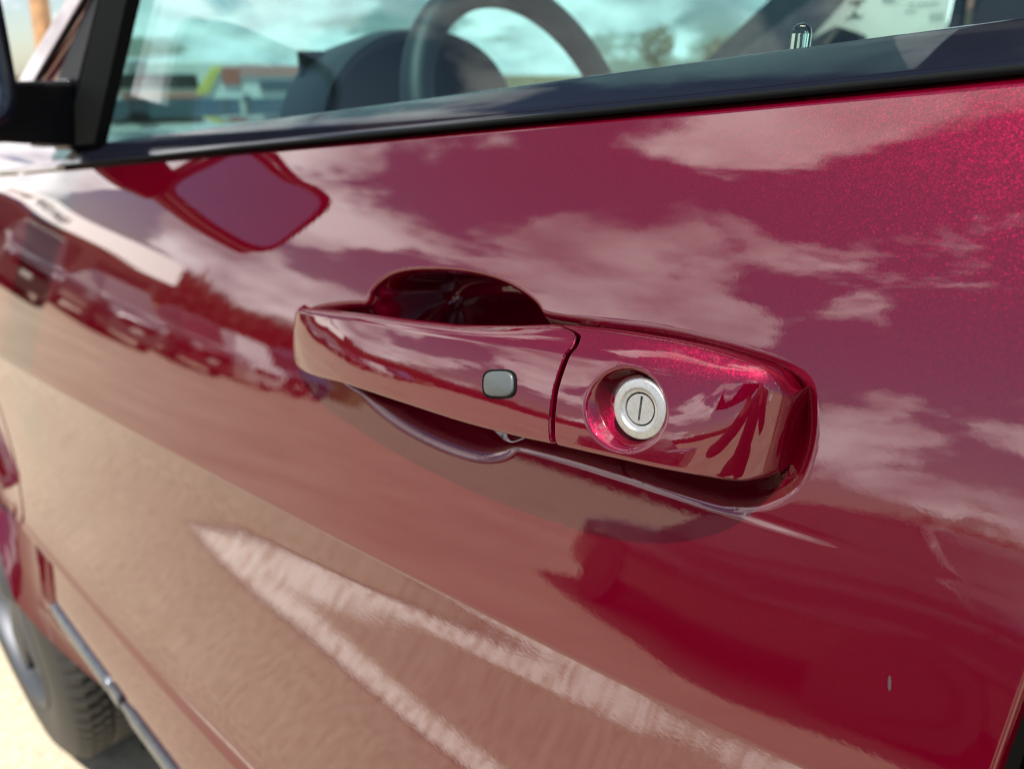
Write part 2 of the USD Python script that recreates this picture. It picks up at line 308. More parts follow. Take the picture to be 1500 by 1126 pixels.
B3 = poly3([(416, 518), (430, 532), (512, 566), (590, 592), (673, 619), (760, 642), (820, 655), (933, 681), (1025, 699), (1102, 709), (1142, 709), (1158, 706)], lambda x: min(float(yB(x)), .2125 if x < -.3 else 9))
def tdepth(x): return yfront(x) + eoff(x) + np.interp(x, [-.398, -.383, -.35, -.25, -.16, -.111, -.091], [.0012, .002, .005, .0075, .0085, .0075, .003])
T3 = poly3([(424, 456), (440, 453), (500, 455), (556, 460), (658, 472), (785, 474), (846, 477), (930, 487), (1000, 499), (1090, 523), (1150, 547), (1175, 562)], lambda x: min(float(tdepth(x)), .2185 if x < -.3 else 9))
HX = np.linspace(min(E3[0, 0], B3[0, 0]) - .001, -.0883, 560)
print('HX', HX[0], E3[:, :2].tolist())
NJ = 230
def fillet(P, radii, n=9, m=16):
    P = np.asarray(P, float); out = [P[0]]
    for k in range(1, len(P) - 1):
        a, b, c = P[k - 1], P[k], P[k + 1]; u = a - b; v = c - b; lu, lv = np.linalg.norm(u), np.linalg.norm(v); u /= lu + 1e-12; v /= lv + 1e-12
        r = min(radii[k], .48 * lu, .48 * lv); t = np.linspace(0, 1, n)[:, None]
        out += list((b + u * r) * (1 - t) ** 2 + 2 * b * t * (1 - t) + (b + v * r) * t ** 2)
    out.append(P[-1]); return np.array(out)
_zc = [PchipInterpolator(q[:, 0], q[:, 2]) for q in (E3, B3, T3)]
def section(x):
    xc = [min(max(x, q[0, 0]), q[-1, 0]) for q in (E3, B3, T3)]; zE, zB, zT = (float(f(c)) for f, c in zip(_zc, xc)); yE = float(yfront(x) + eoff(x)); yb = float(yfront(x)) - .0005; yT = float(tdepth(x))
    se = np.clip((x + .0995) / .0115, 0, 1) ** 2.2; zT -= .0055 * se; zE -= .0050 * se; zB += .0045 * se
    zT = max(zT, zE + .0012); mid = (np.array([yE, zE]) + np.array([yb, zB])) / 2 + np.array([-.0016, 0])
    yback = float(np.interp(x, [-.398, -.373, -.355, -.20, -.185, -.087], [.240, .238, yT + .008, yT + .008, .246, .246]))
    t = np.linspace(0, 1, 3)
    pts = [(yback, zT - .010), (yT, zT), (yE, zE), (yE * .75 + yb * .25 - .0012, zE * .75 + zB * .25), tuple(mid), (yE * .25 + yb * .75 - .0012, zE * .25 + zB * .75), (yb, zB), (yb + .010, zB - .0012), (yback, zB + .003)]
    f = fillet(pts, [0, .003, .0055, .008, .008, .008, .0025, .006, 0], n=10)
    s = np.concatenate([[0], np.cumsum(np.linalg.norm(np.diff(f, axis=0), axis=1))])
    # even resampling with a fixed number of points per edge run
    u = np.linspace(0, s[-1], NJ); return np.stack([np.interp(u, s, f[:, 0]), np.interp(u, s, f[:, 1])], 1)
SEC = np.array([section(x) for x in HX])               # (stations, j, 2)
def sec_at(xa, j):
    k = np.clip((xa - HX[0]) / (HX[1] - HX[0]), 0, len(HX) - 1.001); i = k.astype(int); t = (k - i)[..., None]
    return SEC[i, j] * (1 - t) + SEC[i + 1, j] * t
J = np.arange(NJ)
# the cut between grip and key cap: x for each section point, from its line on the photo
cut_pts = []
for px_, py_, fy in [(820, 474, tdepth), (846, 491, lambda x: .5 * (tdepth(x) + yfront(x) + eoff(x))), (839, 503, lambda x: yfront(x) + eoff(x)), (828, 520, lambda x: yfront(x) + .8 * eoff(x)), (816, 565, lambda x: yfront(x) + .5 * eoff(x)), (811, 600, lambda x: yfront(x) + .25 * eoff(x)), (809, 640, lambda x: yfront(x)), (814, 657, lambda x: yfront(x))]:
    dr = ray(px_, py_); y = .2
    for _ in range(30): q = dr * (y / dr[1]); y = .5 * y + .5 * float(fy(q[0]))
    cut_pts.append(dr * (y / dr[1]))
kc = []
for p in cut_pts:
    q = sec_at(np.full(NJ, p[0]), J); kc.append(int(np.argmin(np.hypot(q[:, 0] - p[1], q[:, 1] - p[2]))))
kc, cxs = zip(*sorted(zip(kc, [p[0] for p in cut_pts]))); print('cut', kc, cxs)
kk, first = np.unique(kc, return_index=True); xg = PchipInterpolator(kk, np.array(cxs)[first])(np.clip(J, kk[0], kk[-1]))
def loft(xa, xb, ni, round0=0.0, round1=0.0):
    t = np.linspace(0, 1, ni); t = np.concatenate([[0, .002, .004], t[1:-1], [.996, .998, 1]])
    X = xa[None] * (1 - t[:, None]) + xb[None] * t[:, None]
    S = sec_at(X, np.broadcast_to(J, X.shape)); V = np.stack([X, S[..., 0], S[..., 1]], -1)
    c = V.mean(1, keepdims=True)
    for k, rr in ((0, round0), (1, round0 * .35)): V[k] = V[k] + (c[k] - V[k]) * rr
    for k, rr in ((-1, round1), (-2, round1 * .35)): V[k] = V[k] + (c[k] - V[k]) * rr
    return V
def close(V): return cat(grid(V, flip=False), trimesh.Trimesh(*fan(V[0][::-1]), process=False), trimesh.Trimesh(*fan(V[-1]), process=False))
GAP = .0010
VG = loft(np.full(NJ, HX[0]), xg - GAP, 420, 0, .03)
VC = loft(xg + GAP, np.full(NJ, HX[-1]), 220, .03, 0)
# dish round the lock
def front_pt(px, py, VV):
    dr = ray(px, py); y = .192
    tree = cKDTree(VV.reshape(-1, 3)[:, [0, 2]][VV.reshape(-1, 3)[:, 1] < .2165]); Yv = VV.reshape(-1, 3)[:, 1][VV.reshape(-1, 3)[:, 1] < .2165]
    for _ in range(20):
        q = dr * (y / dr[1]); w, i = tree.query([q[0], q[2]], k=4); w = 1 / (w + 1e-5); y = float((Yv[i] * w).sum() / w.sum())
    return dr * (y / dr[1])
VC0 = VC.copy(); dc = front_pt(917, 598, VC0)
el = front_pt(857, 600, VC0); er = front_pt(978, 592, VC0); et = front_pt(912, 537, VC0); eb = front_pt(916, 661, VC0)
RX, RZ = (er[0] - el[0]) / 2, (et[2] - eb[2]) / 2; DCX, DCZ = (er[0] + el[0]) / 2, (et[2] + eb[2]) / 2
RR = (RX + RZ) / 2
print('dish', RX, RZ, dc)
rho = np.hypot((VC[..., 0] - DCX) / RX, (VC[..., 2] - DCZ) / RZ)
fr = VC[..., 1] < .2165
prof = np.interp(rho, [0, .60, .66, .72, .80, .88, .95, 1.0, 1.05, 1.1], [.0095, .0095, .0094, .0088, .0066, .0040, .0017, .0006, .0001, 0])
VC[..., 1] += np.where(fr, prof, 0)
_e1, _e2 = VC[-1].copy(), VC[-1].copy(); _e1[:, 1] = np.maximum(_e1[:, 1], _e1[:, 1] * .5 + .1235); _e2[:, 1] = .2475; _e1[:, 0] += .0004
VC = np.concatenate([VC, _e1[None], _e2[None]])
handle = obj('door_handle', close(W(VG)), paint, car, smooth=True, label='body-coloured pull grip of the handle with small grey button')
obj('key_cap', close(W(VC)), paint, handle, smooth=True, label='body-coloured fixed rear cap of the handle with a dished keyhole')
# lock: ring and plug with slot, lying in the dish
def disc(c, n, r0, r1, prof, seg=64):
    n = np.array(n) / np.linalg.norm(n); a = np.cross(n, [0, 0, 1.0]); a /= np.linalg.norm(a); b = np.cross(n, a); w = np.linspace(0, 2 * np.pi, seg, endpoint=False)
    V = np.array([[np.array(c) + r * (math.cos(t) * a + math.sin(t) * b) + n * h for t in w] for r, h in prof]); return grid(V, wrap=True), V
tilt = math.radians(11); ln = np.array([0.02, -math.cos(tilt), math.sin(tilt)]); ln /= np.linalg.norm(ln)
lc = W(at(938, 599, .2018)); LR = .01065
ring, _ = disc(lc, ln, 0, 0, [(LR, -.006), (LR, .0002), (LR * .985, .0006), (LR * .95, .0009), (LR * .78, .0012), (LR * .72, .0012), (LR * .66, .0005), (LR * .57, .0003), (LR * .545, -.0004), (LR * .54, -.003)])
obj('lock_ring', cat(ring, ), lock_metal, handle, smooth=35, label='silver ring round the keyhole')
a_ = np.cross(ln, [0, 0, 1.0]); a_ /= np.linalg.norm(a_); b_ = np.cross(ln, a_)
if b_[2] < 0: b_ = -b_
Tm = np.eye(4); Tm[:3, 0], Tm[:3, 1], Tm[:3, 2] = (a_ if a_[0] > 0 else -a_), b_, ln
plugp = Point(0, 0).buffer(LR * .505, 32); sl = shapely.affinity.rotate(shapely.box(-.00045, -LR * .40, .00045, LR * .43), 3, origin=(0, 0)); ring2 = plugp
pl = trimesh.creation.extrude_polygon(plugp.difference(sl), .003, engine='earcut'); pl.apply_translation([0, 0, -.0029]); T2 = Tm.copy(); T2[:3, 3] = lc; pl.apply_transform(T2)
if np.linalg.det(Tm[:3, :3]) < 0: pl.invert()
obj('lock_plug', trimesh.Trimesh(pl.vertices, pl.faces, process=False), lock_metal, handle, smooth=False, label='silver lock plug with an upright key slot')
bk = trimesh.creation.cylinder(LR * .5, .001, sections=32); bk.apply_translation([0, 0, -.0032]); bk.apply_transform(T2); obj('key_slot', bk, lock_dark, handle, smooth=False, label='dark key slot behind the plug face')

# ---- small grey button on the grip
def rrect(n=64, e=3.4):
    w = np.linspace(0, 2 * np.pi, n, endpoint=False); c, s = np.cos(w), np.sin(w)
    return np.stack([np.sign(c) * np.abs(c) ** (2 / e), np.sign(s) * np.abs(s) ** (2 / e)], 1)
def patch(cx, cy, hx, hy, VV, prof, rot=0.0):          # raised dome laid on the surface; prof: (scale, outward)
    o = rrect(); ca, sa = math.cos(rot), math.sin(rot)
    base = [front_pt(cx + hx * (u * ca - v * sa), cy + hy * (u * sa + v * ca), VV) for u, v in o]; base = np.array(base); c = front_pt(cx, cy, VV)
    n = np.array([-.05, -.975, .21]); V = np.array([c + (base - c) * k + n * h for k, h in prof])
    return cat(grid(V, wrap=True), trimesh.Trimesh(*fan(V[-1]), process=False))
obj('button_gasket', patch(732, 562, 25, 21.5, VG, [(1.0, -.002), (1.0, .0003), (.97, .0006), (.9, .0006), (.88, -.001)]).apply_translation(CAM), rubber, handle, smooth=40, label='dark gasket round the grey button')
obj('unlock_button', patch(732, 562, 21.8, 18.6, VG, [(1.0, -.002), (1.0, .0006), (.95, .0011), (.85, .0015), (.5, .0019), (.2, .002)]).apply_translation(CAM), button_grey, handle, smooth=60, label='grey rounded unlock button')

sc_ = [on_skin(1303 + 2.4 * np.sign(math.cos(a)) * abs(math.cos(a)) ** .6, 1000 + 11 * math.sin(a), .0002) for a in np.linspace(0, 2 * np.pi, 25)[:-1]]
v_, f_ = fan(W(np.array(sc_))); obj('paint_scuff', (v_, f_), pm('scuff_mark', (.045, .022, .03), .6), door, smooth=False, label='short pale scuff on the paint, lower right')
# ---- belt moulding, rubber lip, window glass and its divider
def zb(x): return LA[0] + LB[0] * x
def zt(x): return .0235 + .1005 * x
def sweep(xa, prof_of, n=160):
    return np.array([[(x, *p) for p in prof_of(x)] for x in xa])
xbm = np.linspace(-.985, -.006, 160)
Y0 = float(np.interp(0, _dd, _yy))
def trim_prof(x):
    p = plan(x); y0, z0, z1 = Y0 + p, zb(x), zt(x)
    c = [(y0 + .012, z0 - .002), (y0 + .0045, z0 + .0012), (y0 + .0036, z0 + .0030)] + [(y0 + .0036 + t * .0222, z0 + .0034 + (z1 - z0 - .0034) * (t * 1.16 - .16 * t * t)) for t in np.linspace(.03, .97, 14)] + [(y0 + .0262, z1 - .0002), (y0 + .028, z1 - .0018), (y0 + .03, z1 - .012)]
    return c
obj('belt_moulding', grid(W(sweep(xbm, trim_prof))), gloss_black, car, smooth=50, label='gloss black moulding under the side window')
def lip_prof(x):
    p = plan(x); y0, z0 = Y0 + p, zb(x); w = np.linspace(-.4 * np.pi, 1.15 * np.pi, 10)
    return [(y0 + .0022 - .0020 * math.sin(a), z0 + .0016 - .0015 * math.cos(a)) for a in w]
obj('belt_seal', grid(W(sweep(xbm, lip_prof))), rubber, car, smooth=60, label='thin black rubber lip between paint and moulding')
def yg(x, z): return .3035 + plan(x) + math.tan(math.radians(10)) * (z - zt(x)) + .10 * np.clip(z - zt(x), 0, None) ** 2
gx = np.linspace(-.90, -.01, 40); gz = np.linspace(-.02, .46, 40); G = np.array([[(x, yg(x, zt(x) + q), zt(x) + q) for q in gz] for x in gx])
obj('side_window', slab(W(G), .004), glass, car, smooth=40, label='lightly tinted driver side window')
def bar(p, q, r, s, k=6.0, t=.012, lift=0.0):                  # strip between two edge lines p-q and r-s, carried on upwards
    p, q, r, s = map(np.asarray, (p, q, r, s)); q2, s2 = p + (q - p) * k, r + (s - r) * k
    dv = np.array([0, .17, 0]); q2 = q2 + dv * (q2[2] - p[2]); s2 = s2 + dv * (s2[2] - r[2])
    P = quad(p, r, s2, q2, 8); P[..., 1] -= lift; return slab(W(P), t)
def b(px1, py1, px2, py2, y): return at(px1, py1, y), at(px2, py2, y)
obj('window_channel', bar(*b(112, 216, 126, 0, .300), *b(156, 212, 169, 0, .300), k=4.5), rubber, car, smooth=30, label='black upright window channel at the front of the glass')
obj('channel_lip', bar(*b(104, 216, 121, 0, .297), *b(114, 216, 128, 0, .297), k=4.5, t=.006), rubber, car, smooth=30, label='black edge of the window channel')
obj('mirror_sail', bar(*b(60, 216, 110, 0, .3015), *b(107, 216, 124, 0, .3015), k=1.0, t=.012), black_plastic, car, smooth=30, label='triangular black sail panel at the mirror foot')
_p, _q = b(38, 124, 104, 0, .325); _r, _s = b(58, 124, 111, 0, .312); _k = 6.0; _dv = np.array([0, .17, 0])
_q2 = _p + (_q - _p) * _k; _q2 = _q2 + _dv * (_q2[2] - _p[2]); _s2 = _r + (_s - _r) * _k; _s2 = _s2 + _dv * (_s2[2] - _r[2])
obj('a_pillar', hull_pts(W([_p, _r, _q2, _s2]), .009, 20), paint, car, smooth=50, label='windscreen pillar in body colour')
obj('pillar_seal', bar(*b(52, 124, 105.5, 0, .301), *b(57, 124, 108.5, 0, .301), k=6.3, t=.004), rubber, car, smooth=30, label='dark seal along the windscreen pillar')

# ---- door mirror
mh = holder('door_mirror', car, 'black door mirror on a short arm')
hd = manifold3d.Manifold.batch_hull([manifold3d.Manifold.sphere(r, 20).translate([float(t) for t in W(p)]) for p, r in [
    ((-.924, .205, -.030), .022), ((-.925, .215, .080), .024), ((-.922, .075, -.035), .020), ((-.927, .06, .088), .026), ((-.975, .19, -.02), .03), ((-.975, .195, .07), .03), ((-.965, .085, -.02), .03), ((-.965, .08, .07), .03)]])
hd = hd.trim_by_plane([-1.0, 0, 0], .889).to_mesh() if False else hd.to_mesh()
obj('housing', trimesh.Trimesh(hd.vert_properties[:, :3], hd.tri_verts, process=False), black_plastic, mh, smooth=40)
def mface(k, x):                        # rounded outline of the mirror face
    o = rrect(72, 5.0); c = np.array([.1395, .0270]); return np.array([(x - .012 * v * 0, c[0] + .083 * k * u * (1 + .04 * v), c[1] + (.070 * k + (k - 1) * .0) * v) for u, v in o])
rimV = np.array([mface(1.10, -.893), mface(1.12, -.886), mface(1.10, -.880), mface(1.03, -.878), mface(.985, -.880), mface(.97, -.887)])
obj('bezel', grid(W(rimV), wrap=True), gloss_black, mh, smooth=50)
mg = mface(.975, -.8855); mg[:, 0] += -(mg[:, 1] - .14) * .10 - (mg[:, 2] - .027) * .13
v_, f_ = fan(W(mg)); obj('mirror_pane', (v_, f_[:, ::-1]), mirror_mat, mh, smooth=False)
obj('mirror_arm', hull_pts(W([at(78, 127, .287), at(96, 127, .292), at(80, 205, .281), at(103, 205, .287), (-.955, .21, -.015), (-.935, .205, -.056), (-.915, .21, -.056), (-.92, .212, -.012)]), .006, 14), black_plastic, mh, smooth=35)
obj('arm_foot', hull_pts(W([at(85, 214, .29), at(106, 214, .294), at(88, 122, .297), at(105, 122, .299)]), .005, 12), gloss_black, mh, smooth=35)

# ---- wing with wheel arch, bonnet, rear door, sill, trim strip
XA, ZA, RA = -1.66, -.975, .475
xf = np.unique(np.concatenate([np.linspace(-2.55, XA - RA, 24), XA + RA * np.cos(np.linspace(np.pi, 0, 90)), np.linspace(XA + RA, -1.149, 10)]))
za_ = np.where(np.abs(xf - XA) < RA, ZA + np.sqrt(np.clip(RA ** 2 - (xf - XA) ** 2, 0, None)), -9)
dl = np.minimum(np.where(za_ > -8, d_of(xf, za_), D_SILL), D_SILL)
tt = np.linspace(0, 1, 150); DF = dl[:, None] * tt[None]; XF = np.repeat(xf[:, None], 150, 1); XF0 = XF.copy(); XF = XF - .19 * (1 - sstep(DF / .42)) * np.clip((XF + 1.95) / (1.95 - 1.149), 0, 1); ZF = z_of(XF, DF); YF = skin(XF, DF)
rr_ = np.hypot(XF - XA, ZF - ZA); YF -= .036 * np.exp(-np.clip(rr_ - RA, 0, None) / .030)
YF += .004 * np.clip(1 - (-1.149 - XF0) / .003, 0, 1) ** 2
lipw = np.stack([XF[:, -1], YF[:, -1] + .004, ZF[:, -1] - .001], -1)[:, None]; lip2 = np.stack([XF[:, -1], YF[:, -1] + .05, ZF[:, -1]], -1)[:, None]
obj('front_wing', grid(W(np.concatenate([np.stack([XF, YF, ZF], -1), lipw, lip2], 1))), paint, car, smooth=40, label='dark red front wing with wheel arch lip')
xh = np.linspace(-2.55, -.955, 60); yh = np.concatenate([np.linspace(0, .1, 14), np.linspace(.12, 1.52, 30)])
def bonnet_pt(x, s):
    y0 = Y0 + plan(x) + .0015; z0 = zb(x); zc = -.128 + .028 * math.sin(math.pi * min(1, max(0, (s) / 1.52))) ** .6 - .03 * max(0, -1.7 - x)
    k = min(1, s / .07); return (x, y0 + s, z0 + (max(zc, z0 + .004) - z0) * math.sin(k * math.pi / 2) ** .8)
obj('bonnet', grid(W(np.array([[bonnet_pt(x, s) for s in yh] for x in xh if x < -1.19]))), paint, car, smooth=40, label='dark red bonnet beyond the mirror')
obj('wing_top', grid(W(np.array([[bonnet_pt(x, s * .35) for s in yh[:24]] for x in xh if x >= -1.19]))), paint, car, smooth=40, label='small upper corner of the wing below the mirror')
xr = np.linspace(-.002, 1.1, 80); dr_ = np.concatenate([np.linspace(0, D_TRIM2, 200)])
XR_, DR_ = np.meshgrid(xr, dr_, indexing='ij'); YR_ = skin(XR_, DR_) + .006 * np.clip(1 - (XR_ + .002) / .004, 0, 1) ** 2
obj('rear_door', grid(W(np.stack([XR_, YR_, z_of(XR_, DR_)], -1))), paint, car, smooth=True, label='dark red edge of the rear door')
def seam(x0, w, y, d1):
    d = np.linspace(0, d1, 60); f = lambda q: x0 - (.19 * (1 - float(sstep(q / .42))) if x0 < -1 else 0)
    return grid(W(np.array([[(f(q) + k, skin(f(q), q) + y, float(z_of(np.array(f(q)), np.array(q)))) for q in d] for k in (-w, w)])))
obj('rear_door_gap', seam(-.005, .012, .014, D_TRIM2), dark_under, car, smooth=False); obj('front_door_gap', seam(-1.147, .012, .014, D_TRIM2), dark_under, car, smooth=False)
xs_ = np.linspace(-1.145, 1.1, 60); dsl = np.linspace(D_TRIM - .001, D_SILL + .09, 24); XS_, DS_ = np.meshgrid(xs_, dsl, indexing='ij')
obj('sill', grid(W(np.stack([XS_, skin(XS_, DS_) + .002, z_of(XS_, DS_)], -1))), paint, car, smooth=40, label='dark red sill tucked under the door')
def strip(x0, x1):
    xx_ = np.linspace(x0, x1, 30); m_ = (D_TRIM + D_TRIM2) / 2; hh = (D_TRIM2 - D_TRIM) / 2
    P = np.array([[(x, skin(x, m_ + hh * u) - o, float(z_of(np.array(x), np.array(m_ + hh * u)))) for u, o in ((-1, -.004), (-1, .003), (-.8, .0055), (0, .007), (.8, .0055), (1, .003), (1, -.004))] for x in xx_])
    P[0] = P[0] + (P[0].mean(0) - P[0]) * .5; P[-1] = P[-1] + (P[-1].mean(0) - P[-1]) * .5; return grid(W(P))
trim_metal = pm('trim_metal', (.13, .15, .18), .3, metal=.85, var=(60, .25))
for x0, x1 in ((-1.143, -.905), (-.898, -.865), (-.858, -.012)): obj('trim_strip', strip(x0, x1), trim_metal, car, smooth=40)

# ---- front wheel
wh = holder('front_wheel', car, 'front wheel with worn black tyre')
WC = W(np.array([XA, 0, 0])) * [1, 0, 0] + np.array([0, 0, .402]); TY0, TW, TR = .176, .265, .402
pr = [(TR - .135, .010), (TR - .12, .004), (TR - .08, -.002), (TR - .045, .002), (TR - .018, .014), (TR - .006, .026), (TR - .001, .036)] + [(TR, .036 + (TW - .072) * t) for t in np.linspace(.03, .97, 27)] + [(TR - .001, TW - .036), (TR - .006, TW - .026), (TR - .018, TW - .014), (TR - .08, TW), (TR - .135, TW - .02)]
NA = 320; V = []
for k in range(NA):
    a = 2 * math.pi * k / NA; row = []
    for i, (r, y) in enumerate(pr):
        u = (y - TW / 2) / (TW / 2)
        if r > TR - .0065:
            g = .009 if min(abs(u), abs(abs(u) - .42)) < .035 else 0
            if (k + int(6 * u * u)) % 4 == 0 and abs(u) > .2: g = max(g, .006)
            r = r - g
        row.append((WC[0] + r * math.cos(a), TY0 + y, WC[2] + r * math.sin(a)))
    V.append(row)
V = np.array(V + V[:1]); obj('tyre', grid(V, flip=True), tyre_mat, wh, smooth=35)
def rev(prof, n=96): return np.array([[(WC[0] + r * math.cos(a), TY0 + y, WC[2] + r * math.sin(a)) for r, y in prof] for a in np.linspace(0, 2 * np.pi, n + 1)])
obj('rim', grid(rev([(TR - .128, .004), (TR - .136, .000), (TR - .142, .006), (TR - .150, .03), (TR - .155, .2)]), flip=True), alloy, wh, smooth=40)
obj('hub', grid(rev([(.001, .006), (.03, .008), (.04, .014), (.07, .03), (.07, .1)]), flip=False), alloy, wh, smooth=40)
for k in range(6):
    a = 2 * math.pi * k / 6 + .3; ca, sa = math.cos(a), math.sin(a); q = lambda r, w, y: np.array([WC[0] + r * ca - w * sa, TY0 + y, WC[2] + r * sa + w * ca])
    obj('spoke', hull_pts([q(.05, .03, .03), q(.05, -.03, .03), q(.255, .022, .022), q(.255, -.022, .022), q(.15, 0, .016), q(.15, .02, .05), q(.15, -.02, .05)], .006, 8), alloy, wh, smooth=35)
obj('brake_disc', trimesh.creation.cylinder(.17, .025, sections=48).apply_transform(trimesh.transformations.rotation_matrix(math.pi / 2, [1, 0, 0])).apply_translation([WC[0], TY0 + .11, WC[2]]), trim_metal, wh, smooth=35)
wl = np.array([[(XA + (RA + .03) * math.cos(a), y, ZA + (RA + .03) * math.sin(a)) for y in (.16 + .1, .75)] for a in np.linspace(-.3, np.pi + .3, 40)]); obj('wheel_liner', grid(W(wl)), dark_under, car, smooth=40)
obj('wheel_well', box((-1.66, .80, .60), (1.2, .05, .75)), dark_under, car, smooth=False)
obj('underbody', box((-.2, 1.05, .36), (2.6, 1.55, .10)), dark_under, car, smooth=False)
obj('engine_bay', box((-1.85, 1.05, .75), (1.3, .45, .7)), dark_under, car, smooth=False)

# ---- cabin
obj('door_card', slab(W(np.array([[(x, .318 + plan(x), zt(x) - q) for q in (.004, .3, .75)] for x in np.linspace(-.98, -.01, 12)])), .03), interior, car, smooth=False)
obj('dashboard', hull_pts(W([(-.80, .36, -.20), (-.80, 1.78, -.20), (-.78, .36, -.42), (-.78, 1.78, -.42), (-1.2, .40, -.17), (-1.2, 1.75, -.17), (-1.1, .4, -.5), (-1.1, 1.75, -.5)]), .03), interior, car, smooth=35)
hv = []
for x, s in ((-1.06, .80), (-1.02, .93), (-.93, 1.0), (-.905, 1.0), (-.895, .985), (-.895, .93), (-.93, .90), (-1.0, .88)):
    hv.append([(x, .755 + .195 * s * c, -.135 + .195 * s * e) for c, e in [(np.sign(math.cos(a)) * abs(math.cos(a)) ** .85, abs(math.sin(a)) ** .8) for a in np.linspace(0, np.pi, 40)]])
obj('instrument_hood', grid(W(np.array(hv))), interior, car, smooth=45, label='dark curved hood over the instruments')
obj('gauge_panel', slab(W(quad((-.985, .60, -.20), (-.985, .91, -.20), (-1.0, .90, .03), (-1.0, .61, .03))), .01), interior, car, smooth=False)
sw = holder('steering_wheel', car, 'dark leather steering wheel')
SC, ST, SR = np.array([-.716, .785, -.075]), .379, .19
e1 = np.array([0, 1, 0]); e2 = np.array([-math.sin(ST), 0, math.cos(ST)]); e3 = np.cross(e1, e2)
w_ = np.linspace(0, 2 * np.pi, 120, endpoint=False)
obj('rim', tube(W(SC + SR * (np.cos(w_)[:, None] * e1 + np.sin(w_)[:, None] * e2)), .020, 16, closed=True), leather, sw, smooth=60)
obj('hub', hull_pts(W([SC + .055 * (math.cos(a) * e1 + .85 * math.sin(a) * e2) + s * e3 for a in np.linspace(0, 2 * np.pi, 9)[:-1] for s in (-.03, .0)]), .012), interior, sw, smooth=40)
for a in (0.08, math.pi - .08, -math.pi / 2): obj('spoke', tube(W(np.array([SC + r * (math.cos(a) * e1 + math.sin(a) * e2) - .012 * e3 for r in np.linspace(.05, .185, 6)])), .012, 10), interior, sw, smooth=50)
obj('steering_column', tube(W(np.array([SC - e3 * .03 * np.sign(e3[0]), SC - e3 * .25 * np.sign(e3[0])])), .035, 16), interior, car, smooth=50)
for sy in (.74, 1.42):
    obj('seat', cat(hull_pts(W([(x, sy + y, z) for x in (-.30, .12) for y in (-.2, .2) for z in (-.62, -.52)]), .05), hull_pts(W([(.16 + (z + .5) * .35, sy + y, z) for y in (-.2, .2) for z in (-.5, .06)] + [(.26 + (z + .5) * .35, sy + y * .8, z) for y in (-.2, .2) for z in (-.5, .04)]), .05), hull_pts(W([(.40, sy + y, z) for y in (-.1, .1) for z in (.20, .30)] + [(.46, sy + y, z) for y in (-.1, .1) for z in (.20, .30)]), .03)), interior, car, smooth=40)
XT_ = lambda z: -1.02 + z / .60
wsP = np.array([[(XT_(z) - .10 * math.sin(math.pi * u), .335 + (z + .11) * .17 + u * (1.43 - (z + .11) * .34), z) for u in np.linspace(0, 1, 20)] for z in np.linspace(-.11, .44, 12)])
obj('windscreen', slab(W(wsP), .005), pane('windscreen_glass', (.56, .72, .71)), car, smooth=40)
roofP = np.array([[(x, .42 + u * 1.25, .455 + .05 * math.sin(math.pi * u) ** .6) for u in np.linspace(0, 1, 20)] for x in np.linspace(-.28, 1.1, 12)])
obj('roof', slab(W(roofP), .03), paint, car, smooth=40)
obj('headliner', slab(W(roofP - np.array([0, 0, .02])), -.01), headliner, car, smooth=40)
obj('cabin_back', slab(W(quad((1.08, .34, -.7), (1.08, 1.78, -.7), (1.10, 1.66, .46), (1.10, .42, .46))), .03), interior, car, smooth=False)
obj('b_pillar', slab(W(quad((.005, .305, -.02), (.12, .305, -.01), (.10, .40, .47), (.0, .40, .47))), .03), gloss_black, car, smooth=False)
# far side: door with window opening, pillars
fa = [at(1030, 92, 1.79), at(1132, -5, 1.79), at(1262, -5, 1.79), at(1240, 22, 1.79), at(1203, 64, 1.79), at(1196, 95, 1.79)]
up = lambda p, k: np.array([p[0] + k * .30 / .5, p[1] - .12 * k / .5, p[2] + k])
pil = Polygon([(p[0], p[2]) for p in fa])
def yz_plate(poly, y0, t):
    m_ = trimesh.creation.extrude_polygon(poly, t, engine='earcut'); v = m_.vertices.copy(); m_.vertices = np.stack([v[:, 0], y0 + v[:, 2], v[:, 1]], 1); m_.invert(); m_.apply_translation(CAM); return m_
a0, a1 = fa[0], fa[1]; sl_ = (a1[2] - a0[2]) / (a1[0] - a0[0])
topx = a1[0] + (.45 - a1[2]) / sl_
dusty = pm('dusty_trim', (.022, .030, .036), .6, var=(38, .55))
obj('far_pillar', yz_plate(Polygon([(a0[0] - .12, a0[2] - .12 * sl_), (a0[0], a0[2]), (a1[0], a1[2]), (topx, .45), (topx + .10, .45), (fa[2][0], fa[2][2]), (fa[3][0], fa[3][2]), (fa[4][0], fa[4][2]), (fa[5][0], fa[5][2]), (fa[5][0], -.1), (a0[0] - .12, -.14)]), 1.79, .035), dusty, car, smooth=False, label='dusty dark pillar trim on the far side')
c0 = at(1383, 68, 1.79); c1 = at(1398, 0, 1.79)
obj('far_b_pillar', yz_plate(Polygon([(c0[0], -.1), (c0[0], c0[2]), (c1[0], c1[2]), (c1[0] + .10, .45), (c1[0] + .40, .45), (c0[0] + .28, -.1)]), 1.785, .04), interior, car, smooth=False)
obj('seat_belt', slab(W(quad(at(1412, 45, 1.77), at(1421, 45, 1.77), at(1436, -60, 1.77), at(1426, -60, 1.77))), .003), pm('belt_webbing', (.20, .13, .09), .7), car, smooth=False)
obj('far_door', box(W((-.2, 1.80, -.36)), (1.95, .06, .72)), interior, car, smooth=False)
fz = at(1300, 62, 1.80)[2]
obj('far_window', slab(W(quad((-.80, 1.805, 0.0), (c0[0] + .02, 1.805, 0.0), (c1[0] + .12, 1.74, .45), (topx + .02, 1.74, .45))), .004), glass, car, smooth=False)
